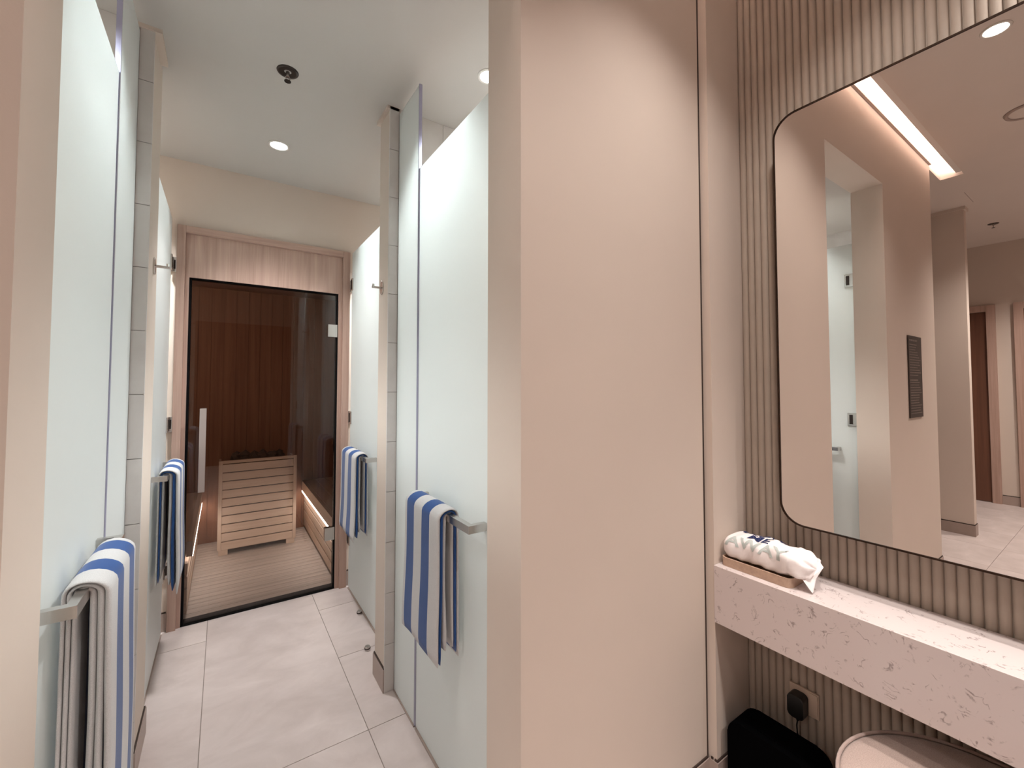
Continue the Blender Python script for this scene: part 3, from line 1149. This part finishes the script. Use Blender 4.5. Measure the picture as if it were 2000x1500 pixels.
# ------------------------------------------------------------------ doors on the far wall (seen in the mirror)
def far_door(name, ya, yb):
    d = sempty(name, (-4.4, (ya + yb) / 2, 0))
    for a, b, m in ((ya, ya + 0.075, 'oak'), (yb - 0.075, yb, 'oak')):
        bm = bmesh.new(); box(bm, -4.399, -4.365, a, b, 0, 2.34); obj('frame_stile', bm, m, d, bevel=0.002)
    bm = bmesh.new(); box(bm, -4.399, -4.365, ya + 0.0752, yb - 0.0752, 2.265, 2.34); obj('frame_head', bm, 'oak', d, bevel=0.002)
    bm = bmesh.new(); box(bm, -4.399, -4.385, ya + 0.0755, yb - 0.0755, 0.008, 2.262); obj('door_leaf', bm, 'doorwood', d)
    bm = bmesh.new(); box(bm, -4.3845, -4.335, yb - 0.16, yb - 0.14, 1.0, 1.02); obj('lever', bm, 'chrome', d)


far_door('door_6', 0.955, 1.90)
far_door('door_7', -0.12, 0.815)

# ------------------------------------------------------------------ ceiling fittings with their lamps
def downlight(x, y, z, label, power, col, r=0.042, angle=110, blend=0.7, group='recessed ceiling downlights', soft=0.04):
    t = thing('downlight', label, 'downlight', (x, y, z - 0.006), group)
    bm = bmesh.new()
    lathe(bm, [(r, z - 0.004), (r + 0.002, z - 0.006), (r + 0.010, z - 0.004), (r + 0.011, z - 0.0003), (r, z - 0.0003)], x, y, 36)
    obj('trim_ring', bm, 'white', t, smooth=True)
    bm = bmesh.new()
    lathe(bm, [(0, z - 0.0035), (r * 0.999, z - 0.0030), (r * 0.999, z - 0.0005), (0, z - 0.0005)], x, y, 36)
    obj('lens', bm, 'lamp_w', t)
    lamp('lamp', 'SPOT', (x, y, z - 0.012), power, col, t, soft, angle, blend)
    return t


downlight(0.228, 2.633, ZK, 'bright recessed downlight in the corridor ceiling before the sauna', 130, NEUTRAL, angle=98, blend=0.9, soft=0.12)
downlight(0.915, 1.53, ZK, 'recessed downlight over the nearest right shower', 200, COOL, r=0.036, angle=104, blend=0.7)
downlight(0.98, 2.62, ZK, 'recessed downlight over the far right shower', 180, COOL, r=0.036, angle=100, blend=0.7)
downlight(-0.52, 1.53, ZK, 'recessed downlight over the nearest left shower', 190, COOL, r=0.036, angle=104, blend=0.7)
downlight(-0.52, 2.66, ZK, 'recessed downlight over the far left shower', 170, COOL, r=0.036, angle=100, blend=0.7)
downlight(0.193, 0.341, ZC, 'bright recessed downlight reflected at the top of the mirror', 52, WARM, angle=106, blend=1.0)
downlight(1.10, 0.36, ZC, 'recessed downlight in front of the beige wall by the mirror', 84, WARM, angle=104, blend=1.0)
downlight(1.56, -0.05, ZC, 'recessed downlight straight above the vanity counter', 112, WARM, angle=62, blend=1.0, soft=0.03)
downlight(1.0, -1.15, ZC, 'added lounge fill downlight behind the camera', 135, WARM, angle=120)  # unseen lamp added as frontal fill for the entry wall
downlight(-1.2, -1.4, ZC, 'added lounge fill downlight behind the camera, left', 50, WARM, angle=120)  # second unseen fill lamp, added on the left behind the camera
downlight(-2.15, 0.0, ZC, 'added lounge fill downlight towards the passage, out of view', 165, WARM, angle=130)  # unseen lamp added near the pier to brighten it
downlight(-3.4, 0.0, ZC, 'added lounge fill downlight near the far doors, out of view', 190, WARM, angle=130)  # unseen lamp added to brighten the far wall

# added fill lamp, out of view beside the door, to brighten the sauna
sl_ = thing('sauna_fill_lamp', 'added bulkhead fill lamp, out of view on the sauna front wall beside the door', 'lamp', (-0.5, 3.22, 1.95))
bm = bmesh.new(); box(bm, -0.58, -0.42, 3.2005, 3.225, 1.93, 2.05); obj('base_plate', bm, 'doorwood', sl_, bevel=0.004)
bm = bmesh.new(); prism(bm, rounded(-0.56, -0.44, 1.94, 2.04, 0.03, 5), 'y', 3.2255, 3.26); obj('diffuser', bm, 'lamp_w', sl_, bevel=0.006)
lamp('lamp', 'POINT', (-0.5, 3.32, 1.95), 6, (1.0, 0.80, 0.62), sl_, 0.05)


def sprinkler(x, y, z, label):
    t = thing('sprinkler', label, 'sprinkler', (x, y, z - 0.045))
    bm = bmesh.new()
    lathe(bm, [(0.014, z - 0.003), (0.030, z - 0.005), (0.040, z - 0.004), (0.042, z - 0.0003), (0.014, z - 0.0003)], x, y, 32)
    obj('escutcheon', bm, 'darkmetal', t, smooth=True)
    bm = bmesh.new(); cyl(bm, (x, y, z - 0.001), (x, y, z - 0.022), 0.008, 14, 0.006); obj('body', bm, 'chrome', t)
    for sgn in (-1, 1):
        bm = bmesh.new(); tube(bm, [(x + sgn * 0.006, y, z - 0.02), (x + sgn * 0.010, y, z - 0.028), (x, y, z - 0.040)], 0.0018, 6); obj('frame_arm', bm, 'chrome', t)
    bm = bmesh.new(); lathe(bm, [(0, z - 0.040), (0.013, z - 0.041), (0.013, z - 0.0435), (0, z - 0.0435)], x, y, 20); obj('deflector', bm, 'darkmetal', t)


sprinkler(0.199, 1.981, ZK, 'dark round fire sprinkler in the corridor ceiling')
sprinkler(-3.447, 0.827, ZC, 'fire sprinkler near the far doors, seen in the mirror')

# round ceiling speaker, cut by the right edge of the mirror view
sp = thing('ceiling_speaker', 'round ceiling speaker at the right edge of the mirror view', 'speaker', (-0.86, 0.30, ZC - 0.01))
bm = bmesh.new(); lathe(bm, [(0.085, ZC - 0.007), (0.092, ZC - 0.012), (0.102, ZC - 0.010), (0.106, ZC - 0.0003), (0.085, ZC - 0.0003)], -0.86, 0.34, 48); obj('rim', bm, 'base', sp, smooth=True)
bm = bmesh.new(); lathe(bm, [(0, ZC - 0.006), (0.0845, ZC - 0.005), (0.0845, ZC - 0.0005), (0, ZC - 0.0005)], -0.86, 0.34, 48); obj('grille', bm, 'ceil_lifted', sp)

# access hatch joint in the ceiling by the pier
swall('trim_8', (-2.50, -2.15, 0.823, 0.827, ZC - 0.0012, ZC), mat='base')

# ------------------------------------------------------------------ cove light above the entry wall
cv = thing('cove_light', 'linear cove light in the ceiling slot above the entry wall', 'light', (-0.1, 0.80, 3.10))
bm = bmesh.new(); box(bm, -1.66, 1.60, 0.7505, 0.792, 3.092, 3.102); obj('carrier', bm, 'white', cv)
bm = bmesh.new(); box(bm, -1.66, 1.60, 0.766, 0.778, 3.1022, 3.107); obj('led_profile', bm, 'cove', cv)
bm = bmesh.new(); box(bm, -1.345, 1.60, 0.870, 0.8845, ZC + 0.030, ZC + 0.042); obj('wall_lip', bm, 'base', cv)
lamp('cove_lamp', 'AREA', (-0.03, 0.775, 3.112), 14, (1.0, 0.88, 0.86), cv, target=(-0.03, 0.815, 3.27), sx=3.2, sy=0.02)
